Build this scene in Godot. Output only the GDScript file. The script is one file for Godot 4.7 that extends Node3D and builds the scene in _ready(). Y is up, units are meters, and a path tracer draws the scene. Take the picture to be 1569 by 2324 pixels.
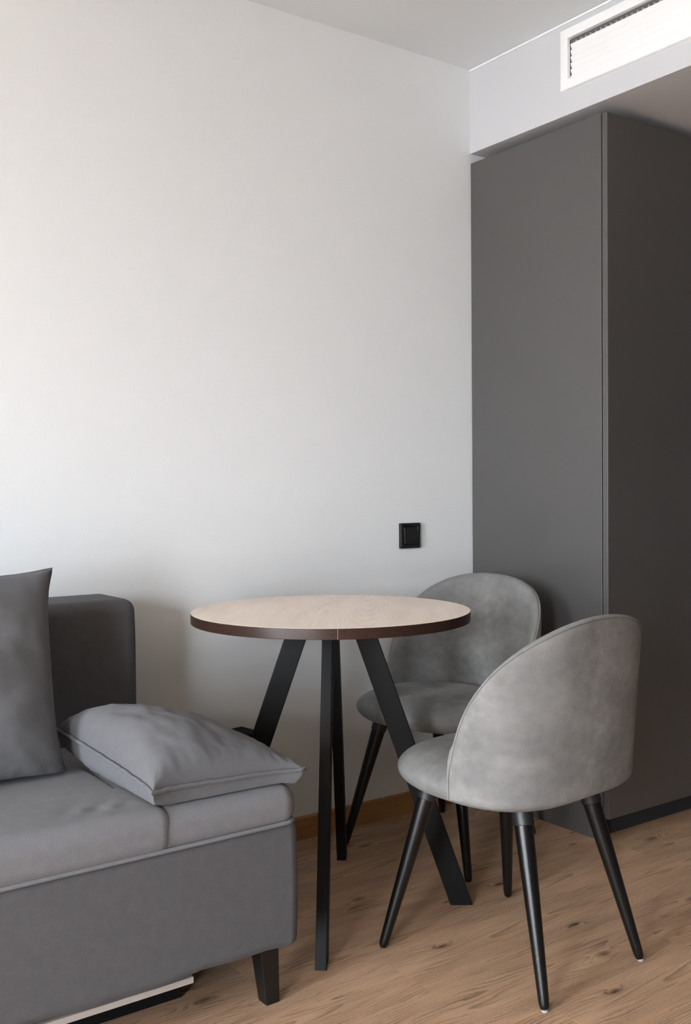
extends Node3D
# A corner of a small flat: grey sofa bed with two pillows, round table, two velvet chairs, wardrobe, air grille.

const WALL_Z := -2.539      # face of the white wall
const CEIL := 2.446
const LEFT_X := -3.1        # face of the window wall
const RIGHT_X := 6.0
const FRONT_Z := 4.5
const BEAM_X := 2.334
const WINDOWS := [[-1.3, -0.3, 40.0], [0.7, 1.7, 36.0]]   # z range of each opening in the left wall, daylight through it
const WIN_Y0 := 0.2
const WIN_Y1 := 2.05

const VENT_Z := -1.896     # centre of the air grille
const VENT_Y := 2.3285
const DAY_TILT := 63.0

var M := {}
var names := {}

func _ready() -> void:
	# camera, sky, exposure
	var cam := Camera3D.new()
	cam.name = "camera"
	cam.transform = Transform3D(Basis(Vector3(0.814255, -0.008186, 0.58045), Vector3(0.020254, 0.999692, -0.014313), Vector3(-0.580154, 0.023411, 0.81417)).orthonormalized(), Vector3(0, 1.05, 0))
	cam.fov = rad_to_deg(2.0 * atan(1162.0 / 2298.0))
	cam.near = 0.05
	cam.far = 60.0
	add_child(cam)
	var sky_mat := ProceduralSkyMaterial.new()
	sky_mat.sky_top_color = Color(0.83, 0.88, 0.935)
	sky_mat.sky_horizon_color = Color(0.90, 0.925, 0.955)
	sky_mat.ground_bottom_color = Color(0.57, 0.58, 0.60)
	sky_mat.ground_horizon_color = Color(0.60, 0.61, 0.63)
	sky_mat.sun_angle_max = 0.0
	sky_mat.energy_multiplier = 1.0
	var env := Environment.new()
	env.background_mode = Environment.BG_SKY
	env.sky = Sky.new()
	env.sky.sky_material = sky_mat
	env.background_energy_multiplier = 8.0
	env.tonemap_mode = Environment.TONE_MAPPER_LINEAR
	env.tonemap_exposure = 1.0
	env.sdfgi_enabled = true
	env.ssao_enabled = true
	env.ssil_enabled = true
	var we := WorldEnvironment.new()
	we.name = "world"
	we.environment = env
	add_child(we)
	# daylight entering through the two windows in the left wall: it comes down from the sky, so each strip is tilted downwards
	for w in WINDOWS:
		for k in 4:
			var day := AreaLight3D.new()
			day.name = numbered("window_daylight")
			day.area_size = Vector2(w[1] - w[0] - 0.1, 0.5)
			day.light_color = Color(0.925, 0.962, 1.0)
			day.light_energy = w[2] / 4.0
			day.area_normalize_energy = true
			day.shadow_enabled = true
			day.set("area_range", 14.0)
			day.position = Vector3(LEFT_X - 0.12, lerpf(WIN_Y0, WIN_Y1, (k + 0.5) / 4.0), (w[0] + w[1]) / 2)
			day.rotation = Vector3(deg_to_rad(-DAY_TILT), -PI / 2, 0)
			add_child(day)

	make_materials()
	build_room()
	build_wardrobe()
	build_vent()
	build_sofa()
	build_table()
	build_chairs()
	build_pillows()
	build_switch()
	build_storage_box()

# ------------------------------------------------------------------ naming

func numbered(n: String) -> String:
	var k: int = names.get(n, -1) + 1
	names[n] = k
	return n if k == 0 else "%s_%03d" % [n, k]

func tag(o: Node, label := "", category := "", group := "", kind := "") -> void:
	if label: o.set_meta("label", label)
	if category: o.set_meta("category", category)
	if group: o.set_meta("group", group)
	if kind: o.set_meta("kind", kind)

func thing(called: String, at: Vector3, turn: float, label: String, category: String, group := "") -> Node3D:
	var o := Node3D.new()
	o.name = numbered(called)
	add_child(o)
	o.position = at
	o.rotation.y = turn
	tag(o, label, category, group)
	return o

func obj(called: String, mesh: Mesh, mat: Material, parent: Node = self, at := Vector3.ZERO) -> MeshInstance3D:
	var o := MeshInstance3D.new()
	o.name = numbered(called) if parent == self else called
	o.mesh = mesh
	o.material_override = mat
	o.position = at
	parent.add_child(o, true)
	return o

func struct(called: String, mesh: Mesh, mat: Material, at := Vector3.ZERO, parent: Node = self) -> MeshInstance3D:
	var o := obj(called, mesh, mat, parent, at)
	if parent == self: o.set_meta("kind", "structure")
	return o

# ------------------------------------------------------------------ mesh helpers

func finish(v: PackedVector3Array, idx: PackedInt32Array, uv := PackedVector2Array(), normals := PackedVector3Array()) -> ArrayMesh:
	# outward faces are clockwise: flip the winding when the signed volume says otherwise
	var vol := 0.0
	for i in range(0, idx.size(), 3):
		vol += v[idx[i]].dot(v[idx[i + 1]].cross(v[idx[i + 2]]))
	if vol > 0.0:
		for i in range(0, idx.size(), 3):
			var t := idx[i + 1]
			idx[i + 1] = idx[i + 2]
			idx[i + 2] = t
	if normals.is_empty():
		normals.resize(v.size())
		for i in range(0, idx.size(), 3):
			var n := (v[idx[i + 2]] - v[idx[i]]).cross(v[idx[i + 1]] - v[idx[i]])
			normals[idx[i]] += n
			normals[idx[i + 1]] += n
			normals[idx[i + 2]] += n
		for i in normals.size():
			normals[i] = normals[i].normalized()
	var a := []
	a.resize(Mesh.ARRAY_MAX)
	a[Mesh.ARRAY_VERTEX] = v
	a[Mesh.ARRAY_NORMAL] = normals
	a[Mesh.ARRAY_INDEX] = idx
	if not uv.is_empty(): a[Mesh.ARRAY_TEX_UV] = uv
	var m := ArrayMesh.new()
	m.add_surface_from_arrays(Mesh.PRIMITIVE_TRIANGLES, a)
	return m

func flat_mesh(tris: PackedVector3Array, uv := PackedVector2Array()) -> ArrayMesh:
	var idx := PackedInt32Array(range(tris.size()))
	return finish(tris, idx, uv)

func axis_ticks(h: float, r: float, k: int, inner: int) -> PackedFloat32Array:
	var t := PackedFloat32Array()
	for i in k: t.append(-h + r * (1.0 - cos(PI / 2 * i / k)))
	for i in inner + 1: t.append(lerpf(-h + r, h - r, float(i) / inner))
	for i in range(1, k + 1): t.append(h - r + r * sin(PI / 2 * i / k))
	return t

# a box with rounded edges; «inner» = subdivisions of the flat middle along each axis, bend = optional displacement
func rbox(size: Vector3, r: float, k := 3, inner := Vector3i.ONE, bend = null) -> ArrayMesh:
	var h := size / 2
	var tk := [axis_ticks(h.x, r, k, inner.x), axis_ticks(h.y, r, k, inner.y), axis_ticks(h.z, r, k, inner.z)]
	var v := PackedVector3Array()
	var nn := PackedVector3Array()
	var idx := PackedInt32Array()
	for ax in 3:
		var b := (ax + 1) % 3
		var c := (ax + 2) % 3
		for s in [-1.0, 1.0]:
			var first := v.size()
			var nb: int = tk[b].size()
			var nc: int = tk[c].size()
			for i in nb:
				for j in nc:
					var p := Vector3.ZERO
					p[ax] = s * h[ax]
					p[b] = tk[b][i]
					p[c] = tk[c][j]
					var q := p.clamp(-h + Vector3.ONE * r, h - Vector3.ONE * r)
					var n := (p - q).normalized()
					v.append(q + n * r)
					nn.append(n)
			for i in nb - 1:
				for j in nc - 1:
					var o := first + i * nc + j
					if s > 0: idx.append_array([o, o + nc, o + 1, o + 1, o + nc, o + nc + 1])
					else: idx.append_array([o, o + 1, o + nc, o + 1, o + nc + 1, o + nc])
	# all faces wound counter-clockwise seen from outside here: turn to clockwise
	for i in range(0, idx.size(), 3):
		var t := idx[i + 1]
		idx[i + 1] = idx[i + 2]
		idx[i + 2] = t
	if bend != null:
		# displaced: normals by finite differences on two tangents
		var e := 0.002
		for i in v.size():
			var n := nn[i]
			var t1 := n.cross(Vector3(0.31, 0.83, 0.46)).normalized()
			var t2 := n.cross(t1)
			var p := v[i]
			var p0: Vector3 = bend.call(p, n)
			var p1: Vector3 = bend.call(p + t1 * e, n)
			var p2: Vector3 = bend.call(p + t2 * e, n)
			v[i] = p0
			nn[i] = (p1 - p0).cross(p2 - p0).normalized()
			if nn[i].dot(n) < 0: nn[i] = -nn[i]
	var a := []
	a.resize(Mesh.ARRAY_MAX)
	a[Mesh.ARRAY_VERTEX] = v
	a[Mesh.ARRAY_NORMAL] = nn
	a[Mesh.ARRAY_INDEX] = idx
	var m := ArrayMesh.new()
	m.add_surface_from_arrays(Mesh.PRIMITIVE_TRIANGLES, a)
	return m

# rings of equal point count joined to one skin; caps close the two ends
func loft(rings: Array, caps := true, closed := true) -> ArrayMesh:
	var v := PackedVector3Array()
	var idx := PackedInt32Array()
	var n: int = rings[0].size()
	for r in rings:
		for p in r: v.append(p)
	var m := n if closed else n - 1
	for i in rings.size() - 1:
		for j in m:
			var a := i * n + j
			var b := i * n + (j + 1) % n
			idx.append_array([a, a + n, b, b, a + n, b + n])
	if caps:
		for e in [0, rings.size() - 1]:
			var f := v.size()
			var c := Vector3.ZERO
			for p in rings[e]:
				v.append(p)
				c += p
			v.append(c / n)
			for j in n:
				if e == 0: idx.append_array([f + j, f + (j + 1) % n, f + n])
				else: idx.append_array([f + (j + 1) % n, f + j, f + n])
	return finish(v, idx)

func circle(c: Vector3, r: float, n: int, ax := Vector3.RIGHT, ay := Vector3.BACK) -> PackedVector3Array:
	var o := PackedVector3Array()
	for i in n:
		var t := TAU * i / n
		o.append(c + ax * cos(t) * r + ay * sin(t) * r)
	return o

func tube(path: PackedVector3Array, r: float, n := 8, closed := false) -> ArrayMesh:
	var rings := []
	var up := Vector3.UP
	var m := path.size()
	for i in m:
		var a := path[(i - 1 + m) % m] if (closed or i > 0) else path[i]
		var b := path[(i + 1) % m] if (closed or i < m - 1) else path[i]
		var t := (b - a).normalized()
		if absf(t.dot(up)) > 0.95: up = t.cross(Vector3.RIGHT).normalized()
		var x := up.cross(t).normalized()
		up = t.cross(x).normalized()
		rings.append(circle(path[i], r, n, x, up))
	if closed: rings.append(rings[0])
	return loft(rings, not closed)

func round_rect(c: Vector3, ax: Vector3, ay: Vector3, wx: float, wy: float, r: float, k := 3) -> PackedVector3Array:
	var o := PackedVector3Array()
	for q in 4:
		var sx: float = [1.0, -1.0, -1.0, 1.0][q]
		var sy: float = [1.0, 1.0, -1.0, -1.0][q]
		for i in k + 1:
			var t := PI / 2 * (q + float(i) / k)
			o.append(c + ax * (sx * (wx / 2 - r) + cos(t) * r) + ay * (sy * (wy / 2 - r) + sin(t) * r))
	return o

# a cushion-like solid on a 2-D domain: boundary points around a centre are shrunk towards it in rings.
# place(Vector2) -> [position, normal]; th(rho, Vector2) -> Vector2(outer, inner thickness)
func lens(boundary: PackedVector2Array, centre: Vector2, rhos: PackedFloat32Array, place: Callable, th: Callable) -> ArrayMesh:
	var v := PackedVector3Array()
	var idx := PackedInt32Array()
	var n := boundary.size()
	for side in [1, -1]:
		for k in rhos.size() - (0 if side == 1 else 1):   # the last ring (rho = 1) is shared
			for b in boundary:
				var d: Vector2 = centre + (b - centre) * rhos[k]
				var pn: Array = place.call(d)
				var t: Vector2 = th.call(rhos[k], d)
				v.append(pn[0] + pn[1] * (t.x if side == 1 else -t.y))
	var rim := (rhos.size() - 1) * n
	var other := rhos.size() * n
	for k in rhos.size() - 1:
		for j in n:
			var j2 := (j + 1) % n
			idx.append_array([k * n + j, k * n + n + j, k * n + j2, k * n + j2, k * n + n + j, k * n + n + j2])
			var a := other + k * n
			var b := other + (k + 1) * n if k < rhos.size() - 2 else rim
			idx.append_array([a + j, a + j2, b + j, a + j2, b + j2, b + j])
	for side in 2:
		var f := side * other
		var c := Vector3.ZERO
		for j in n: c += v[f + j]
		v.append(c / n)
		for j in n:
			var j2 := (j + 1) % n
			if side == 0: idx.append_array([f + j, f + j2, v.size() - 1])
			else: idx.append_array([f + j2, f + j, v.size() - 1])
	return finish(v, idx)

func bx(x0: float, x1: float, y0: float, y1: float, z0: float, z1: float, r := 0.002) -> Array:
	return [rbox(Vector3(x1 - x0, y1 - y0, z1 - z0), r, 2), Vector3((x0 + x1) / 2, (y0 + y1) / 2, (z0 + z1) / 2)]

func put_box(called: String, mat: Material, parent: Node, x0: float, x1: float, y0: float, y1: float, z0: float, z1: float, r := 0.002) -> MeshInstance3D:
	var b := bx(x0, x1, y0, y1, z0, z1, r)
	var o := obj(called, b[0], mat, parent, b[1])
	if parent == self: o.set_meta("kind", "structure")
	return o

# ------------------------------------------------------------------ materials

func plain_mat(c: Color, rough: float, spec := 0.5) -> StandardMaterial3D:
	var m := StandardMaterial3D.new()
	m.albedo_color = c
	m.roughness = rough
	m.metallic_specular = spec
	return m

func noise(sd: int, freq: float, octaves := 3) -> FastNoiseLite:
	var n := FastNoiseLite.new()
	n.seed = sd
	n.noise_type = FastNoiseLite.TYPE_SIMPLEX_SMOOTH
	n.frequency = freq
	n.fractal_octaves = octaves
	return n

# seamless grey image: sum of noise layers [seed, freq, octaves, weight] about a middle tone
func tone_image(size: int, layers: Array, mid: float) -> Image:
	var data := PackedByteArray()
	data.resize(size * size)
	var acc := PackedFloat32Array()
	acc.resize(size * size)
	acc.fill(mid * 255.0)
	for l in layers:
		var im := noise(l[0], l[1], l[2]).get_seamless_image(size, size, false, false, 0.1, true)
		im.convert(Image.FORMAT_L8)
		var d := im.get_data()
		var w: float = l[3]
		for i in acc.size(): acc[i] += (d[i] - 127.5) * w
	for i in acc.size(): data[i] = clampi(int(acc[i]), 0, 255)
	return Image.create_from_data(size, size, false, Image.FORMAT_L8, data)

func cloth(c: Color, tone: Image, bump: Image, scale: float, bump_cm: float, sheen: float, rough := 0.95) -> StandardMaterial3D:
	var m := plain_mat(c, rough, 0.25)
	m.albedo_texture = ImageTexture.create_from_image(tone)
	m.heightmap_enabled = true
	m.heightmap_texture = ImageTexture.create_from_image(bump)
	m.heightmap_scale = bump_cm
	m.uv1_triplanar = true
	m.uv1_scale = Vector3.ONE * scale
	m.rim_enabled = true
	m.rim = sheen
	m.rim_tint = 0.6
	return m

func make_materials() -> void:
	M.wall = plain_mat(Color(0.905, 0.917, 0.92), 0.9, 0.2)
	var wall_bump := tone_image(512, [[11, 0.09, 3, 0.7]], 0.5)
	M.wall.heightmap_enabled = true
	M.wall.heightmap_texture = ImageTexture.create_from_image(wall_bump)
	M.wall.heightmap_scale = 0.03
	M.wall.uv1_triplanar = true
	M.wall.uv1_scale = Vector3.ONE * 4.0
	M.ceiling = plain_mat(Color(0.90, 0.92, 0.93), 0.95, 0.2)
	M.bulkhead = plain_mat(Color(0.80, 0.805, 0.815), 0.9, 0.2)
	M.white_paint = plain_mat(Color(0.955, 0.96, 0.96), 0.5, 0.35)
	M.backwall = plain_mat(Color(0.34, 0.335, 0.33), 0.95, 0.2)
	M.frame_white = plain_mat(Color(0.9, 0.9, 0.9), 0.4)
	M.duct = plain_mat(Color(0.62, 0.62, 0.63), 0.8)
	M.graphite = plain_mat(Color(0.287, 0.28, 0.274), 0.38, 0.71)
	M.plinth = plain_mat(Color(0.2, 0.2, 0.2), 0.7, 0.3)
	M.caulk = plain_mat(Color(0.97, 0.97, 0.97), 0.5)
	M.black_metal = plain_mat(Color(0.045, 0.046, 0.048), 0.55, 0.33)
	M.black_metal.heightmap_enabled = true
	M.black_metal.heightmap_texture = ImageTexture.create_from_image(tone_image(256, [[21, 0.25, 2, 0.9]], 0.5))
	M.black_metal.heightmap_scale = 0.01
	M.black_metal.uv1_triplanar = true
	M.black_metal.uv1_scale = Vector3.ONE * 12.0
	M.black_wood = plain_mat(Color(0.035, 0.035, 0.038), 0.33, 0.45)
	M.black_wood.heightmap_enabled = true
	M.black_wood.heightmap_texture = ImageTexture.create_from_image(tone_image(256, [[22, 0.12, 3, 0.9]], 0.5))
	M.black_wood.heightmap_scale = 0.02
	M.black_wood.uv1_triplanar = true
	M.black_wood.uv1_scale = Vector3(18, 3, 18)
	M.black_plastic = plain_mat(Color(0.045, 0.046, 0.05), 0.38)
	M.socket = plain_mat(Color(0.10, 0.10, 0.105), 0.45)
	M.sofa_leg = plain_mat(Color(0.05, 0.048, 0.045), 0.42)
	M.felt = plain_mat(Color(0.62, 0.61, 0.60), 0.95)
	M.board = plain_mat(Color(0.62, 0.585, 0.56), 0.9)
	M.dark_box = plain_mat(Color(0.05, 0.05, 0.05), 0.8, 0.3)
	M.oak_strip = plain_mat(Color(1, 1, 1), 0.5)
	# velvet of the chairs: brushed patches of nap and a fine grain
	var velvet_tone := tone_image(1024, [[31, 0.004, 3, 0.22], [32, 0.02, 3, 0.11], [33, 0.25, 2, 0.14]], 0.84)
	var velvet_bump := tone_image(512, [[34, 0.16, 3, 0.8]], 0.5)
	M.velvet = cloth(Color(0.57, 0.565, 0.555), velvet_tone, velvet_bump, 1.6, 0.05, 0.25)
	var suede_tone := tone_image(1024, [[41, 0.006, 2, 0.04], [42, 0.075, 3, 0.2]], 0.88)
	var suede_bump := tone_image(512, [[44, 0.2, 3, 0.8]], 0.5)
	M.suede = cloth(Color(0.51, 0.51, 0.52), suede_tone, suede_bump, 5.0, 0.012, 0.25)
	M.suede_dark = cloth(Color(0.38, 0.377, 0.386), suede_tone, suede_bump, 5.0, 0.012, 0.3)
	M.suede_pillow = cloth(Color(0.44, 0.44, 0.45), suede_tone, suede_bump, 5.0, 0.012, 0.4)
	M.planks = []
	for i in 6:
		var m := plain_mat(Color(1, 1, 1), 0.47, 0.45)
		m.albedo_texture = ImageTexture.create_from_image(wood_image(1536, 222, 1.28, 0.185, 100 + i * 7, Color(0.80, 0.66, 0.535), Color(0.37, 0.275, 0.215), 3, 0.85))
		M.planks.append(m)
	M.table_oak = plain_mat(Color(1, 1, 1), 0.42, 0.5)
	M.table_oak.albedo_texture = ImageTexture.create_from_image(wood_image(900, 900, 0.8, 0.8, 307, Color(0.965, 0.905, 0.85), Color(0.81, 0.72, 0.645), 0, 0.6))
	M.wenge = plain_mat(Color(0.95, 0.95, 0.95), 0.36, 0.38)
	var wenge_im := wenge_image(2048, 32)
	M.wenge.albedo_texture = ImageTexture.create_from_image(wenge_im)
	M.edge_light = plain_mat(Color(0.80, 0.68, 0.54), 0.5)
	M.oak_strip.albedo_texture = ImageTexture.create_from_image(wood_image(1024, 64, 2.4, 0.07, 411, Color(0.68, 0.50, 0.30), Color(0.52, 0.36, 0.19), 0))

# oak decor: rings of a warped distance field give cathedrals and straight grain, knots bend them; fine pores along the length
func wood_image(w: int, h: int, lx: float, ly: float, sd: int, light: Color, dark: Color, knots: int, line_w := 0.5) -> Image:
	var rng := RandomNumberGenerator.new()
	rng.seed = sd
	var warp := noise(sd, 1.0, 3)
	var fine := noise(sd + 1, 1.0, 2)
	var pore := noise(sd + 2, 1.0, 2)
	var tone := noise(sd + 3, 1.0, 3)
	var centres := []
	var x := rng.randf_range(-0.3, 0.3)
	while x < lx + 0.4:
		centres.append([x, ly * rng.randf_range(0.25, 0.75), rng.randf_range(0.035, 0.07)])
		x += rng.randf_range(0.45, 0.8)
	var kn := []
	for i in knots:
		kn.append([rng.randf_range(0.1, lx - 0.1), rng.randf_range(0.15, 0.85) * ly, rng.randf_range(0.012, 0.022), rng.randf_range(0.004, 0.009)])
	var data := PackedByteArray()
	data.resize(w * h * 3)
	var l := light.srgb_to_linear()
	var dk := dark.srgb_to_linear()
	var o := 0
	for j in h:
		var py := ly * j / h
		for i in w:
			var px := lx * i / w
			var bend := warp.get_noise_2d(px * 2.2, py * 9.0) * 0.016 + warp.get_noise_2d(px * 9.0 + 50.0, py * 45.0) * 0.0022
			var yy := py + bend
			var ring := 1e9
			for c in centres:
				var dx: float = (px - c[0]) * c[2]
				var dy: float = yy - c[1]
				ring = minf(ring, sqrt(dx * dx + dy * dy))
			var f := pow(ring / 0.05, 1.25) * 6.5
			var spot := 0.0
			for k in kn:
				var a: float = (px - k[0]) / k[2]
				var b: float = (py - k[1]) / k[3]
				var q := a * a * 0.16 + b * b * 0.35
				if q < 9.0:
					f += 2.6 * exp(-q)
					spot = maxf(spot, exp(-(a * a + b * b) * 0.9))
			var t := f - floorf(f)
			var line := t * t * t
			if t > 0.93: line *= (1.0 - t) / 0.07
			line *= clampf(0.6 + 0.9 * tone.get_noise_2d(px * 3.0 + 9.0, py * 20.0), 0.05, 1.0)
			var streak := fine.get_noise_2d(px * 6.0, py * 420.0)
			var p := pore.get_noise_2d(px * 55.0, py * 1500.0)
			var d := line_w * line + 0.17 * streak + 0.14 + 0.20 * tone.get_noise_2d(px * 2.0, py * 12.0) + (0.45 * (p - 0.2) if p > 0.2 else 0.0)
			d = clampf(d + 0.75 * spot, 0.0, 1.15)
			var c := l.lerp(dk, d).linear_to_srgb()
			data[o] = clampi(int(c.r * 255.0), 0, 255)
			data[o + 1] = clampi(int(c.g * 255.0), 0, 255)
			data[o + 2] = clampi(int(c.b * 255.0), 0, 255)
			o += 3
	return Image.create_from_data(w, h, false, Image.FORMAT_RGB8, data)

func wenge_image(w: int, h: int) -> Image:
	var n := noise(77, 1.0, 3)
	var data := PackedByteArray()
	for j in h:
		for i in w:
			var s := n.get_noise_2d(i * 0.012, j * 0.55) * 0.5 + 0.5 * n.get_noise_2d(i * 0.05, j * 1.3 + 40.0)
			var c := Color(0.27, 0.185, 0.15).lerp(Color(0.15, 0.10, 0.085), clampf(0.5 + s * 1.3, 0.0, 1.0))
			data.append_array([int(c.r * 255), int(c.g * 255), int(c.b * 255)])
	return Image.create_from_data(w, h, false, Image.FORMAT_RGB8, data)

# ------------------------------------------------------------------ the room

func build_room() -> void:
	# floor: a slab with laminate planks that run along the white wall
	var fl := put_box("floor", M.dark_box, self, LEFT_X, RIGHT_X, -0.12, -0.008, WALL_Z, FRONT_Z, 0.001)
	var rng := RandomNumberGenerator.new()
	rng.seed = 5
	var row := 0
	var wdt := 0.185
	var z0 := -1.602 - wdt * 5
	var joints := {3: 1.335, 4: 2.35, 5: 1.35, 6: 1.945}      # rows (counted from the white wall) whose end joints the photograph shows
	while z0 < FRONT_Z:
		var za := maxf(z0, WALL_Z + 0.002)
		var zb := minf(z0 + wdt, FRONT_Z)
		var first: float = joints.get(row + 1, rng.randf_range(0.0, 1.28))
		var xs: float = first - ceilf((first - LEFT_X) / 1.28) * 1.28
		while xs < RIGHT_X:
			var xa := maxf(xs, LEFT_X)
			var xb := minf(xs + 1.28, RIGHT_X)
			if xb - xa > 0.02 and zb - za > 0.01:
				var flip := rng.randi() % 2
				var o := obj("plank", plank_mesh(xb - xa, zb - za, (xa - xs) / 1.28, (za - z0) / wdt, flip), M.planks[rng.randi() % 6], fl)
				o.position = Vector3(xa, 0, za) - fl.position
			xs += 1.28
		z0 += wdt
		row += 1
	put_box("wall_back", M.wall, self, LEFT_X - 0.3, RIGHT_X + 0.2, -0.12, CEIL + 0.2, WALL_Z - 0.2, WALL_Z, 0.0005)
	put_box("ceiling", M.ceiling, self, LEFT_X - 0.3, RIGHT_X + 0.2, CEIL, CEIL + 0.2, WALL_Z - 0.2, FRONT_Z + 0.2, 0.0005)
	put_box("wall_right", M.backwall, self, RIGHT_X, RIGHT_X + 0.2, -0.12, CEIL + 0.2, WALL_Z, FRONT_Z + 0.2, 0.0005)
	put_box("wall_front", M.backwall, self, LEFT_X - 0.3, RIGHT_X + 0.2, -0.12, CEIL + 0.2, FRONT_Z, FRONT_Z + 0.2, 0.0005)
	# window wall: pieces around the two openings
	var wl := put_box("wall_left", M.wall, self, LEFT_X - 0.3, LEFT_X, -0.12, CEIL + 0.2, WALL_Z, WINDOWS[0][0], 0.0005)
	for q in [[-0.12, CEIL + 0.2, WINDOWS[0][1], WINDOWS[1][0]], [-0.12, CEIL + 0.2, WINDOWS[1][1], FRONT_Z]]:
		put_box("wall_section", M.wall, wl, LEFT_X - 0.3, LEFT_X, q[0], q[1], q[2], q[3], 0.0005).position -= wl.position
	var glass := plain_mat(Color(1, 1, 1, 0.06), 0.02)
	glass.transparency = BaseMaterial3D.TRANSPARENCY_ALPHA
	var fx0 := LEFT_X - 0.16
	var fx1 := LEFT_X - 0.09
	for k in 2:
		var z0w: float = WINDOWS[k][0]
		var z1w: float = WINDOWS[k][1]
		put_box("wall_section", M.wall, wl, LEFT_X - 0.3, LEFT_X, -0.12, WIN_Y0, z0w, z1w, 0.0005).position -= wl.position
		put_box("wall_section", M.wall, wl, LEFT_X - 0.3, LEFT_X, WIN_Y1, CEIL + 0.2, z0w, z1w, 0.0005).position -= wl.position
		var win := Node3D.new()
		win.name = "window_%d" % (k + 1)
		add_child(win)
		tag(win, "", "", "", "structure")
		put_box("window_frame", M.frame_white, win, fx0, fx1, WIN_Y0, WIN_Y0 + 0.05, z0w, z1w, 0.004)
		put_box("window_frame", M.frame_white, win, fx0, fx1, WIN_Y1 - 0.05, WIN_Y1, z0w, z1w, 0.004)
		for z in [z0w, z1w - 0.05]:
			put_box("window_frame", M.frame_white, win, fx0, fx1, WIN_Y0 + 0.05, WIN_Y1 - 0.05, z, z + 0.05, 0.004)
		put_box("window_pane", glass, win, fx0 + 0.03, fx0 + 0.036, WIN_Y0 + 0.05, WIN_Y1 - 0.05, z0w + 0.05, z1w - 0.05, 0.001)
	# bulkhead above the wardrobe, with a bead of caulk where it meets the ceiling, and the wall behind the wardrobe
	struct("wall_bulkhead", bulkhead_mesh(), M.bulkhead)
	put_box("trim_1", M.caulk, self, BEAM_X - 0.004, BEAM_X, CEIL - 0.008, CEIL - 0.001, WALL_Z, FRONT_Z, 0.002)
	var bb := obj("baseboard_back", strip_mesh(BEAM_X - LEFT_X, 0.067, 0.012), M.oak_strip, self, Vector3(LEFT_X, 0, WALL_Z))
	tag(bb, "", "", "", "structure")

# box under the ceiling with the opening for the air grille cut into its face
func bulkhead_mesh() -> ArrayMesh:
	var t := PackedVector3Array()
	var quad := func(a: Vector3, b: Vector3, c: Vector3, d: Vector3, n: Vector3):
		if (b - a).cross(c - a).dot(n) > 0.0: t.append_array([a, c, b, a, d, c])
		else: t.append_array([a, b, c, a, c, d])
	var ys := [2.167, VENT_Y - 0.0605, VENT_Y + 0.0605, CEIL]
	var zs := [WALL_Z, VENT_Z - 0.201, VENT_Z + 0.201, FRONT_Z]
	var x0 := BEAM_X
	var x1 := RIGHT_X
	for i in 3:
		for j in 3:
			if i == 1 and j == 1: continue
			quad.call(Vector3(x0, ys[i], zs[j]), Vector3(x0, ys[i], zs[j + 1]), Vector3(x0, ys[i + 1], zs[j + 1]), Vector3(x0, ys[i + 1], zs[j]), Vector3.LEFT)
	var xd := x0 + 0.10
	for q in [[1, Vector3.UP], [2, Vector3.DOWN]]:
		var y: float = ys[q[0]]
		quad.call(Vector3(x0, y, zs[1]), Vector3(xd, y, zs[1]), Vector3(xd, y, zs[2]), Vector3(x0, y, zs[2]), q[1])
	for q in [[1, Vector3.BACK], [2, Vector3.FORWARD]]:
		var z: float = zs[q[0]]
		quad.call(Vector3(x0, ys[1], z), Vector3(xd, ys[1], z), Vector3(xd, ys[2], z), Vector3(x0, ys[2], z), q[1])
	quad.call(Vector3(xd, ys[1], zs[1]), Vector3(xd, ys[1], zs[2]), Vector3(xd, ys[2], zs[2]), Vector3(xd, ys[2], zs[1]), Vector3.LEFT)
	for q in [[ys[0], Vector3.DOWN], [ys[3], Vector3.UP]]:
		quad.call(Vector3(x0, q[0], zs[0]), Vector3(x1, q[0], zs[0]), Vector3(x1, q[0], zs[3]), Vector3(x0, q[0], zs[3]), q[1])
	for q in [[zs[0], Vector3.FORWARD], [zs[3], Vector3.BACK]]:
		quad.call(Vector3(x0, ys[0], q[0]), Vector3(x1, ys[0], q[0]), Vector3(x1, ys[3], q[0]), Vector3(x0, ys[3], q[0]), q[1])
	quad.call(Vector3(x1, ys[0], zs[0]), Vector3(x1, ys[0], zs[3]), Vector3(x1, ys[3], zs[3]), Vector3(x1, ys[3], zs[0]), Vector3.RIGHT)
	return flat_mesh(t)

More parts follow.
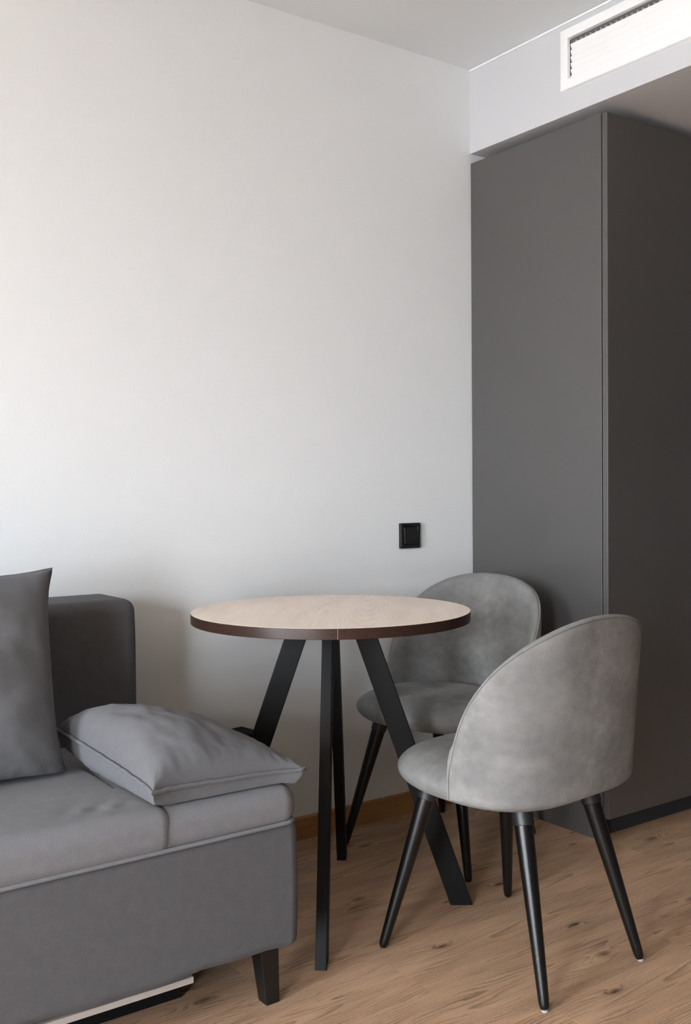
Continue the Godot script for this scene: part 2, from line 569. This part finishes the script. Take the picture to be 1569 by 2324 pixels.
func plank_mesh(lx: float, lz: float, u0: float, v0: float, flip: int) -> ArrayMesh:
	var g := 0.0002
	var b := 0.0004
	var x := [g, g + b, lx - g - b, lx - g]
	var z := [g, g + b, lz - g - b, lz - g]
	var tris := PackedVector3Array()
	var quad := func(a: Vector3, c: Vector3, d: Vector3, e: Vector3): tris.append_array([a, c, d, a, d, e])
	var y1 := -0.0003
	var y2 := -0.008
	quad.call(Vector3(x[1], 0, z[1]), Vector3(x[2], 0, z[1]), Vector3(x[2], 0, z[2]), Vector3(x[1], 0, z[2]))
	quad.call(Vector3(x[0], y1, z[0]), Vector3(x[3], y1, z[0]), Vector3(x[2], 0, z[1]), Vector3(x[1], 0, z[1]))
	quad.call(Vector3(x[3], y1, z[0]), Vector3(x[3], y1, z[3]), Vector3(x[2], 0, z[2]), Vector3(x[2], 0, z[1]))
	quad.call(Vector3(x[3], y1, z[3]), Vector3(x[0], y1, z[3]), Vector3(x[1], 0, z[2]), Vector3(x[2], 0, z[2]))
	quad.call(Vector3(x[0], y1, z[3]), Vector3(x[0], y1, z[0]), Vector3(x[1], 0, z[1]), Vector3(x[1], 0, z[2]))
	quad.call(Vector3(x[0], y2, z[0]), Vector3(x[3], y2, z[0]), Vector3(x[3], y1, z[0]), Vector3(x[0], y1, z[0]))
	quad.call(Vector3(x[3], y2, z[0]), Vector3(x[3], y2, z[3]), Vector3(x[3], y1, z[3]), Vector3(x[3], y1, z[0]))
	quad.call(Vector3(x[3], y2, z[3]), Vector3(x[0], y2, z[3]), Vector3(x[0], y1, z[3]), Vector3(x[3], y1, z[3]))
	quad.call(Vector3(x[0], y2, z[3]), Vector3(x[0], y2, z[0]), Vector3(x[0], y1, z[0]), Vector3(x[0], y1, z[3]))
	quad.call(Vector3(x[0], y2, z[0]), Vector3(x[0], y2, z[3]), Vector3(x[3], y2, z[3]), Vector3(x[3], y2, z[0]))
	var uv := PackedVector2Array()
	for p in tris:
		var u: float = u0 + p.x / 1.28
		var v: float = v0 + p.z / 0.185
		uv.append(Vector2(1.0 - u, 1.0 - v) if flip else Vector2(u, v))
	return flat_mesh(tris, uv)

# wooden strip along x with a small chamfer on its top edge
func strip_mesh(lx: float, hy: float, dz: float) -> ArrayMesh:
	var prof := [Vector2(0, 0), Vector2(dz, 0), Vector2(dz, hy - 0.004), Vector2(dz - 0.004, hy), Vector2(0, hy)]
	var tris := PackedVector3Array()
	var uv := PackedVector2Array()
	for i in 5:
		var a: Vector2 = prof[i]
		var b: Vector2 = prof[(i + 1) % 5]
		tris.append_array([Vector3(0, a.y, a.x), Vector3(lx, a.y, a.x), Vector3(lx, b.y, b.x), Vector3(0, a.y, a.x), Vector3(lx, b.y, b.x), Vector3(0, b.y, b.x)])
	for p in tris: uv.append(Vector2(p.x / 2.4, p.y / 0.07))
	for e in [0.0, lx]:
		for i in range(1, 4):
			for q in [prof[0], prof[i], prof[i + 1]]:
				tris.append(Vector3(e, q.y, q.x))
				uv.append(Vector2(0.1, 0.5))
	return flat_mesh(tris, uv)

func build_switch() -> void:
	var o := thing("light_switch", Vector3(2.0595, 0.896, WALL_Z), 0, "square black light switch with one rocker on the white wall left of the wardrobe", "light switch")
	# square frame with a sunk middle
	var s := 0.0405
	var rings := []
	for q in [[s, 0.0], [s, 0.0085], [s - 0.0015, 0.0105], [0.0295, 0.0105], [0.0285, 0.0055]]:
		rings.append(round_rect(Vector3(0, 0, q[1]), Vector3.RIGHT, Vector3.UP, q[0] * 2, q[0] * 2, 0.002, 2))
	obj("frame", loft(rings), M.black_plastic, o)
	# rocker: a plate tilted about its middle
	var rk := obj("rocker", rbox(Vector3(0.054, 0.054, 0.008), 0.0015, 2), M.black_plastic, o, Vector3(0, 0, 0.0085))
	rk.rotation.x = deg_to_rad(-3.0)

# ------------------------------------------------------------------ wardrobe and grille

func build_wardrobe() -> void:
	var o := thing("wardrobe", Vector3(BEAM_X, 0, WALL_Z), 0, "tall matt dark grey wardrobe in the corner under the white bulkhead", "wardrobe")
	var D := -1.980 - WALL_Z       # depth of the carcass
	put_box("side_panel", M.graphite, o, 0.0, 0.018, 0.0, 2.134, 0.003, D, 0.0008)
	put_box("side_panel", M.graphite, o, 0.902, 0.92, 0.0, 2.134, 0.003, D, 0.0008)
	put_box("top_panel", M.graphite, o, 0.018, 0.902, 2.116, 2.134, 0.003, D, 0.0008)
	put_box("back_panel", M.graphite, o, 0.018, 0.902, 0.08, 2.116, 0.003, 0.009, 0.0008)
	put_box("bottom_panel", M.graphite, o, 0.018, 0.902, 0.072, 0.09, 0.009, D, 0.0008)
	put_box("plinth", M.plinth, o, 0.018, 0.902, 0.0, 0.071, D - 0.05, D - 0.034, 0.0008)
	put_box("door", M.graphite, o, 0.0, 0.4585, 0.071, 2.131, D + 0.004, D + 0.023, 0.0008)
	put_box("door", M.graphite, o, 0.4615, 0.92, 0.071, 2.131, D + 0.004, D + 0.023, 0.0008)

func build_vent() -> void:
	var o := thing("air_vent", Vector3(BEAM_X, VENT_Y, VENT_Z), -PI / 2, "white rectangular air grille with slanted slats on the bulkhead above the wardrobe", "air vent")
	# local: x runs along the bulkhead, z out of it
	var hw := 0.232
	var hh := 0.0905
	var iw := 0.201
	var ih := 0.0605
	var rings := []
	for q in [[0.0, 0.0], [0.0, 0.009], [0.004, 0.012], [0.0295, 0.012], [0.031, 0.010], [0.031, -0.003]]:
		rings.append(round_rect(Vector3(0, 0, q[1]), Vector3.RIGHT, Vector3.UP, (hw - q[0]) * 2, (hh - q[0]) * 2, 0.002, 2))
	obj("frame", loft(rings, false), M.white_paint, o)
	var box := []
	for q in [[1.0, -0.003], [1.0, -0.07], [0.02, -0.0705]]: box.append(round_rect(Vector3(0, 0, q[1]), Vector3.RIGHT, Vector3.UP, (iw * 2 - 0.001) * q[0], (ih * 2 - 0.001) * q[0], 0.0004, 1))
	obj("duct", loft(box, false), M.duct, o)
	for k in 6:
		var y := 0.0425 - k * 0.0188
		var sl := obj("slat", rbox(Vector3(iw * 2 - 0.003, 0.0212, 0.0016), 0.0007, 2), M.white_paint, o, Vector3(0, y - 0.0080, -0.004))
		sl.rotation.x = deg_to_rad(24.0)
	for k in 21:
		put_box("vane", M.white_paint, o, -iw + 0.0188 * (k + 0.5) - 0.0006, -iw + 0.0188 * (k + 0.5) + 0.0006, -ih + 0.001, ih - 0.001, -0.045, -0.014, 0.0005)

# ------------------------------------------------------------------ sofa

func build_sofa() -> void:
	var o := thing("sofa", Vector3(0.1, 0, -2.0), 0, "grey upholstered sofa bed on short black legs along the white wall, two pillows on it", "sofa")
	var org := o.position
	var sh := func(m: MeshInstance3D): m.position -= org
	var base := obj("base", rbox(Vector3(2.0, 0.262, 0.60), 0.024, 4, Vector3i(40, 8, 12), func(p: Vector3, n: Vector3) -> Vector3:
		var q := p
		# a soft swell and a slightly wavy lower hem
		var v := 1.0 - pow(absf(p.y) / 0.131, 2.0)
		q += n * 0.004 * v
		if p.y < -0.1: q.y += 0.003 * sin(p.x * 17.0) + 0.002 * sin(p.x * 41.0 + 1.0)
		return q), M.suede_dark, o, Vector3(0.1, 0.255, -2.012) - org)
	# seat: a flat right panel and two puffed panels sewn side by side
	var puff := func(amp: float, hx: float, hy: float, hz: float, seed_x: float) -> Callable:
		return func(p: Vector3, n: Vector3) -> Vector3:
			var u := clampf(p.x / hx, -1, 1)
			var w := clampf(p.z / hz, -1, 1)
			var f := (1.0 - pow(absf(u), 4.0)) * (1.0 - pow(absf(w), 3.0))
			var q := p
			if p.y > 0: q.y += amp * f * (p.y / hy)
			q.y += 0.0012 * sin(p.x * 23.0 + seed_x + p.z * 9.0) * f
			return q
	obj("seat_panel", rbox(Vector3(0.56, 0.086, 0.603), 0.036, 6, Vector3i(24, 2, 24), puff.call(0.003, 0.28, 0.043, 0.30, 0.0)), M.suede, o, Vector3(0.82, 0.412, -2.0085) - org)
	obj("seat_panel", rbox(Vector3(1.668, 0.088, 0.207), 0.034, 6, Vector3i(60, 2, 16), wrinkled(puff.call(0.008, 0.834, 0.044, 0.10, 1.0))), M.suede, o, Vector3(-0.007, 0.4155, -1.8065) - org)
	obj("seat_panel", rbox(Vector3(1.662, 0.088, 0.45), 0.034, 6, Vector3i(60, 2, 20), puff.call(0.010, 0.83, 0.044, 0.22, 2.0)), M.suede, o, Vector3(-0.022, 0.4145, -2.088) - org)
	# piping between seat and base
	var path := PackedVector3Array()
	for i in 41: path.append(Vector3(lerpf(-0.87, 1.068, i / 40.0), 0.381, -1.7105))
	for i in range(1, 7):
		var t := PI / 2 * i / 6.0
		path.append(Vector3(1.068 + 0.025 * sin(t), 0.381, -1.7355 + 0.025 * cos(t)))
	for i in range(1, 12): path.append(Vector3(1.093, 0.381, lerpf(-1.7355, -2.3, i / 11.0)))
	for i in path.size(): path[i] = path[i] - org
	obj("piping", tube(path, 0.0046, 8), M.suede, o)
	obj("backrest", rbox(Vector3(1.915, 0.37, 0.205), 0.030, 5, Vector3i(30, 8, 6), func(p: Vector3, n: Vector3) -> Vector3:
		var q := p
		q += n * 0.004 * (1.0 - pow(absf(p.y) / 0.185, 4.0))
		return q), M.suede_dark, o, Vector3(0.0575, 0.60, -2.405) - org)
	put_box("underside_board", M.board, o, -0.82, 0.864, 0.112, 0.124, -2.25, -1.722, 0.001).position -= org
	put_box("support_rail", M.dark_box, o, -0.70, 0.92, 0.0, 0.112, -2.2, -1.887, 0.003).position -= org
	for sx in [1.044, -0.844]:
		for sz in [-1.7445, -2.27]:
			var rings := []
			for q in [[0.0, 0.031, 0.033], [0.003, 0.032, 0.034], [0.135, 0.044, 0.046]]:
				var t: float = q[0] / 0.135
				rings.append(round_rect(Vector3(sx + 0.014 * (1 - t), q[0], sz - 0.025 + (0.004 if sz > -2 else 0.0) * t) - org, Vector3.RIGHT, Vector3.BACK, q[1], q[2], 0.002, 2))
			obj("leg", loft(rings), M.sofa_leg, o)

# a few slanting gathers near the seam at the right end of the front seat panel
func wrinkled(base: Callable) -> Callable:
	return func(p: Vector3, n: Vector3) -> Vector3:
		var q: Vector3 = base.call(p, n)
		var d := (0.834 - p.x)
		if d < 0.3 and p.y > 0:
			var m := exp(-pow((d - 0.12) / 0.07, 2.0)) * exp(-pow((p.z - 0.02) / 0.035, 2.0))
			q.y -= 0.0035 * m * (0.5 + 0.5 * sin((p.x * 0.86 - p.z * 0.5) * 150.0))
		return q

func build_storage_box() -> void:
	var o := thing("storage_box", Vector3(1.30, 0, -2.43), deg_to_rad(8.0), "black box on the floor behind the pillow and the left leg of the round table", "box")
	put_box("body", M.dark_box, o, -0.13, 0.135, 0.0, 0.345, -0.07, 0.02, 0.004)
	put_box("lid", M.dark_box, o, -0.132, 0.137, 0.346, 0.373, -0.072, 0.022, 0.004)

# ------------------------------------------------------------------ table

func build_table() -> void:
	var o := thing("round_table", Vector3(1.44, 0, -2.088), 0, "small round table with a pale oak top, dark edge and four slanted black metal legs", "table")
	var R := 0.349
	var H := 0.746
	var T := 0.0245
	var N := 128
	# top: lathe without its side, then the edge band
	var prof := [Vector2(0.0, H), Vector2(R - 0.0012, H), Vector2(R - 0.0012, H - T), Vector2(0.0, H - T)]
	var v := PackedVector3Array()
	var uv := PackedVector2Array()
	var axis := Vector2(0.62, -0.785)
	for side in 2:
		var y := H if side == 0 else H - T
		for i in N:
			var a := TAU * i / N
			var b := TAU * (i + 1) / N
			var r := R - 0.0008
			for p in [Vector3(0, y, 0), Vector3(cos(a) * r, y, sin(a) * r), Vector3(cos(b) * r, y, sin(b) * r)]:
				v.append(p)
		for i in N:
			if side == 1: continue
			var a := TAU * i / N
			var b := TAU * (i + 1) / N
			var r := R - 0.0008
			v.append_array([Vector3(cos(a) * r, H, sin(a) * r), Vector3(cos(a) * r, H - T, sin(a) * r), Vector3(cos(b) * r, H, sin(b) * r)])
			v.append_array([Vector3(cos(b) * r, H, sin(b) * r), Vector3(cos(a) * r, H - T, sin(a) * r), Vector3(cos(b) * r, H - T, sin(b) * r)])
	for p in v:
		var q := Vector2(p.x, p.z)
		uv.append(Vector2(q.dot(axis), q.dot(axis.orthogonal())) / 0.8 + Vector2(0.5, 0.5))
	var st := SurfaceTool.new()
	st.begin(Mesh.PRIMITIVE_TRIANGLES)
	for i in v.size():
		st.set_smooth_group(-1)
		st.set_uv(uv[i])
		st.add_vertex(v[i])
	# wind top faces clockwise
	var top := flat_mesh(v, uv)
	var tt := obj("tabletop", top, M.table_oak, o)
	# edge band: thin ring with a rounded lip, UV round the rim
	var ring_prof := [Vector2(R - 0.0009, H - 0.0003), Vector2(R - 0.0003, H - 0.0004), Vector2(R, H - 0.0012), Vector2(R, H - T + 0.001), Vector2(R - 0.0005, H - T), Vector2(R - 0.0009, H - T)]
	var ev := PackedVector3Array()
	var euv := PackedVector2Array()
	var ei := PackedInt32Array()
	for i in N + 1:
		var a := TAU * i / N
		for k in ring_prof.size():
			var q: Vector2 = ring_prof[k]
			ev.append(Vector3(cos(a) * q.x, q.y, sin(a) * q.x))
			euv.append(Vector2(2.0 * i / N, (H - q.y) / T))
	var K := ring_prof.size()
	for i in N:
		for k in K - 1:
			var a := i * K + k
			ei.append_array([a, a + K, a + 1, a + 1, a + K, a + K + 1])
	obj("edge_band", finish(ev, ei, euv), M.wenge, tt)
	# the joint of the band, a thin pale line facing the camera
	var ja := atan2(0.842, -0.53)
	var jd := Vector3(cos(ja), 0, sin(ja))
	var jt := Vector3(-jd.z, 0, jd.x)
	var jr := []
	for y in [H - T, H - 0.0006]:
		jr.append(PackedVector3Array([jd * (R - 0.001) - jt * 0.0003 + Vector3(0, y, 0), jd * (R + 0.0002) - jt * 0.0003 + Vector3(0, y, 0), jd * (R + 0.0002) + jt * 0.0003 + Vector3(0, y, 0), jd * (R - 0.001) + jt * 0.0003 + Vector3(0, y, 0)]))
	obj("edge_joint", loft(jr), M.edge_light, tt)
	var y_under := H - T
	# mounting plate and four flat legs, each slanting out along its own direction
	var plate := []
	for y in [y_under - 0.006, y_under - 0.0002]:
		plate.append(round_rect(Vector3(0, y, 0), Vector3(0.8, 0, 0.6), Vector3(-0.6, 0, 0.8), 0.22, 0.22, 0.01, 2))
	obj("mounting_plate", loft(plate), M.black_metal, o)
	for q in [[Vector3(0.812, 0, 0.583), 0.323], [Vector3(-0.812, 0, -0.583), 0.323], [Vector3(-0.632, 0, 0.775), 0.327], [Vector3(0.632, 0, -0.775), 0.327]]:
		var d: Vector3 = q[0].normalized()
		var s := Vector3(-d.z, 0, d.x)
		var rings := []
		for y in [0.0, 0.004, 0.0041, y_under - 0.006]:
			var t: float = y / (y_under - 0.006)
			rings.append(round_rect(d * lerpf(q[1], 0.075, t) + Vector3(0, y, 0), d, s, 0.056, 0.026, 0.0022, 3))
		obj("leg", loft(rings), M.black_metal, o)

# ------------------------------------------------------------------ chairs

func sgnpow(x: float, e: float) -> float:
	return signf(x) * pow(absf(x), e)

func shell_place(d: Vector2) -> Array:
	# d.x: -1..1 along the plan curve from side to side, d.y: 0..1 height
	var at := func(s: float, h: float) -> Vector3:
		var ph := s * deg_to_rad(91.9)
		var e := 2.0 / 2.818
		var p := Vector3(0.238 * sgnpow(sin(ph), e), 0.0, 0.172 * sgnpow(cos(ph), e))
		var back := maxf(0.0, cos(ph))
		p.z += 0.033 * pow(h, 1.25) * back + 0.029
		p.x *= 1.0 + 0.047 * h
		p.y = lerpf(0.398, 0.7826, h)
		return p
	var p: Vector3 = at.call(d.x, d.y)
	var tx: Vector3 = at.call(d.x + 0.01, d.y) - at.call(d.x - 0.01, d.y)
	var ty: Vector3 = at.call(d.x, d.y + 0.01) - at.call(d.x, maxf(0.0, d.y - 0.01))
	var n := ty.cross(tx).normalized()
	if n.dot(Vector3(p.x, 0, p.z)) < 0: n = -n
	return [p, n]

func build_chair_proto() -> Node3D:
	var o := Node3D.new()
	# seat pad
	var sb := PackedVector2Array()
	for i in 96:
		var t := TAU * i / 96
		sb.append(Vector2(0.228 * sgnpow(cos(t), 2 / 2.6), -0.036 + 0.220 * sgnpow(sin(t), 2 / 2.6)))
	var rh := PackedFloat32Array([0.03, 0.15, 0.3, 0.45, 0.6, 0.7])
	for i in range(1, 11): rh.append(0.7 + 0.3 * sin(PI / 2 * i / 10))
	obj("seat", lens(sb, Vector2(0, -0.036), rh, func(d: Vector2) -> Array: return [Vector3(d.x, 0.411 - 0.02 * d.y, d.y), Vector3.UP],
		func(r: float, d: Vector2) -> Vector2:
			var k := 1.0 if r < 0.7 else sqrt(maxf(0.0, 1.0 - pow((r - 0.7) / 0.3, 2.0)))
			return Vector2(0.036 * k + 0.012 * (1 - r * r), 0.042 * k)), M.velvet, o)
	# wrap-around backrest
	var bb := PackedVector2Array()
	for i in 80:
		var t := PI * i / 79
		bb.append(Vector2(sgnpow(cos(t), 2 / 1.507), pow(maxf(0.0, sin(t)), 2 / 2.808)))
	for i in range(1, 32): bb.append(Vector2(-1.0 + 2.0 * i / 32.0, 0.0))
	var rb := PackedFloat32Array([0.04, 0.12, 0.2, 0.3, 0.4, 0.5, 0.6, 0.7, 0.8, 0.88])
	for i in range(1, 9): rb.append(0.88 + 0.12 * sin(PI / 2 * i / 8))
	var bk := obj("backrest", lens(bb, Vector2(0, 0.42), rb, shell_place,
		func(r: float, d: Vector2) -> Vector2:
			var k := 1.0 if r < 0.88 else sqrt(maxf(0.0, 1.0 - pow((r - 0.88) / 0.12, 2.0)))
			return Vector2(0.013 * k, 0.018 * k + 0.010 * (1.0 - r * r))), M.velvet, o)
	# piping that follows the arch just inside the outer edge
	var path := PackedVector3Array()
	for i in 80:
		var d: Vector2 = Vector2(0, 0.42) + (bb[i] - Vector2(0, 0.42)) * 0.985
		var pn := shell_place(d)
		path.append(pn[0] + pn[1] * 0.0075)
	obj("piping", tube(path, 0.0024, 6), M.velvet, bk)
	# legs: turned black wood, each in a socket under the seat
	for q in [[-1, -1], [1, -1], [-1, 1], [1, 1]]:
		var top := Vector3(q[0] * (0.134 if q[1] < 0 else 0.1155), 0.357, -0.147 if q[1] < 0 else 0.115)
		var foot := Vector3(q[0] * (0.218 if q[1] < 0 else 0.167), 0.0, -0.213 if q[1] < 0 else 0.212)
		var ax := (foot - top).normalized()
		var x := ax.cross(Vector3.BACK).normalized()
		var y := ax.cross(x)
		var L := top.distance_to(foot) - (0.004 if q[1] > 0 else 0.001)
		var rings := []
		for r in [[0.0, 0.019], [0.004, 0.0202], [0.03, 0.0203], [0.5, 0.0157], [0.93, 0.0114], [0.975, 0.0106], [0.99, 0.0092], [1.0, 0.0075]]:
			rings.append(circle(top + ax * L * r[0], r[1], 20, x, y))
		var leg := obj("leg", loft(rings), M.black_wood, o)
		if q[1] > 0:
			var pad := []
			for yy in [0.0, 0.0045]: pad.append(circle(foot + Vector3(0, yy, 0), 0.0068, 16))
			obj("felt_pad", loft(pad), M.felt, leg)
		var so := []
		for r in [[-0.03, 0.026], [-0.012, 0.0245], [-0.006, 0.0222], [0.014, 0.0225], [0.016, 0.0215]]:
			so.append(circle(top + ax * r[0], r[1], 20, x, y))
		obj("leg_socket", loft(so), M.socket, o)
	return o

func build_chairs() -> void:
	var a := build_chair_proto()
	a.name = numbered("dining_chair")
	add_child(a)
	a.position = Vector3(1.6288, 0, -1.6295)
	a.rotation.y = deg_to_rad(4.9)
	tag(a, "grey velvet chair nearest the camera, seen from behind in front of the wardrobe", "chair", "grey velvet chairs at the round table")
	var b: Node3D = a.duplicate()
	b.name = numbered("dining_chair")
	add_child(b)
	b.position = Vector3(1.966, 0, -2.2533)
	b.rotation.y = deg_to_rad(103.8)
	tag(b, "grey velvet chair in the corner behind the table, its seat facing the sofa, in shade", "chair", "grey velvet chairs at the round table")

# ------------------------------------------------------------------ pillows

# corners c: [N, R, F, L] of the seam; up: bulge direction; floor_y: what it lies on
func pillow_mesh(c: Array, up: Vector3, t_up: float, t_dn: float, floor_at: Callable, sd: int, up_pow := 0.40, dn_pow := 0.40, skew := 0.0) -> Array:
	var n := 56
	var ns := noise(sd, 1.0, 3)
	var seam := func(u: float, w: float) -> Vector3:
		# edges bow inwards between the corners
		var uu := u * (1.0 - 0.07 * (1.0 - pow(absf(w), 4.0)))
		var ww := w * (1.0 - 0.07 * (1.0 - pow(absf(u), 4.0)))
		var a := (uu + 1) / 2
		var b := (ww + 1) / 2
		return c[0].lerp(c[1], a).lerp(c[3].lerp(c[2], a), b)
	var v := PackedVector3Array()
	var idx := PackedInt32Array()
	var side_of := []
	for side in [1, -1]:
		for i in n + 1:
			for j in n + 1:
				var u := sin(PI / 2 * (2.0 * i / n - 1.0))
				var w := sin(PI / 2 * (2.0 * j / n - 1.0))
				var p: Vector3 = seam.call(u, w)
				var f := pow((1 - u * u) * (1 - w * w), up_pow if side == 1 else dn_pow)
				var e := minf(1 - absf(u), 1 - absf(w))
				# gathers run in from the seam
				var along := u if absf(w) > absf(u) else w
				var g := sin(along * 44.0 + 3.0 * ns.get_noise_2d(u * 3.0, w * 3.0)) * exp(-e * 11.0) * minf(1.0, e * 14.0)
				var th := (t_up * (1.0 - skew * u) if side == 1 else t_dn) * f * (1.0 + 0.10 * ns.get_noise_2d(u * 1.6 + 7.0 * side, w * 1.6)) + 0.0028 * g + 0.0015 * ns.get_noise_2d(u * 5.0, w * 5.0 + 20.0 * side) * f
				if e <= 1e-6: th = 0.0
				p += up * th * side
				p = floor_at.call(p)
				v.append(p)
	var m := (n + 1) * (n + 1)
	for side in 2:
		for i in n:
			for j in n:
				var a := side * m + i * (n + 1) + j
				if side == 0: idx.append_array([a, a + 1, a + n + 1, a + 1, a + n + 2, a + n + 1])
				else: idx.append_array([a, a + n + 1, a + 1, a + 1, a + n + 1, a + n + 2])
	var path := PackedVector3Array()
	for k in 4:
		for i in 36:
			var t := -1.0 + 2.0 * i / 36.0
			var uw: Vector2 = [Vector2(t, -1), Vector2(1, t), Vector2(-t, 1), Vector2(-1, -t)][k]
			var p: Vector3 = seam.call(uw.x, uw.y)
			var mid: Vector3 = seam.call(0.0, 0.0)
			path.append(p + (p - mid).normalized() * 0.004 + up * 0.0025 * ns.get_noise_2d(i * 1.4 + k * 60.0, 3.0))
	return [finish(v, idx), path]

func build_pillows() -> void:
	var o := thing("pillow", Vector3(0.93, 0.455, -1.95), 0, "grey suede pillow lying flat on the right end of the sofa seat", "pillow", "grey pillows on the sofa")
	var c := [Vector3(0.783, 0.492, -1.718), Vector3(1.110, 0.482, -1.714), Vector3(1.085, 0.466, -2.08), Vector3(0.745, 0.538, -2.12)]
	var res := pillow_mesh(c, Vector3(0, 1, 0), 0.095, 0.075, func(p: Vector3) -> Vector3:
		return Vector3(p.x, maxf(p.y, lerpf(0.468, 0.4585, smoothstep(0.77, 0.83, p.x)) - 6.0 * pow(maxf(0.0, p.x - 1.06), 2.0)), p.z), 61, 0.36, 0.2, 0.28)
	add_pillow(o, res)
	var o2 := thing("pillow", Vector3(0.55, 0.455, -2.1), 0, "grey suede pillow standing upright against the sofa backrest at the left edge", "pillow", "grey pillows on the sofa")
	var c2 := [Vector3(0.15, 0.471, -2.045), Vector3(0.734, 0.473, -2.045), Vector3(0.757, 0.876, -2.18), Vector3(0.17, 0.872, -2.18)]
	var up: Vector3 = (c2[1] - c2[0]).cross(c2[3] - c2[0]).normalized()
	var res2 := pillow_mesh(c2, up, 0.105, 0.08, func(p: Vector3) -> Vector3:
		var fwd := maxf(0.0, (p - c2[0]).dot(up))
		return Vector3(p.x, maxf(p.y - 1.0 * fwd * exp(-maxf(0.0, p.y - 0.47) / 0.06), 0.468), p.z), 62, 0.30, 0.4)
	add_pillow(o2, res2)

func add_pillow(o: Node3D, res: Array) -> void:
	var cv := obj("cover", res[0], M.suede_pillow, o)
	cv.position = -o.position
	var path: PackedVector3Array = res[1]
	var pp := obj("piping", tube(path, 0.0042, 7, true), M.suede_pillow, o)
	pp.position = -o.position
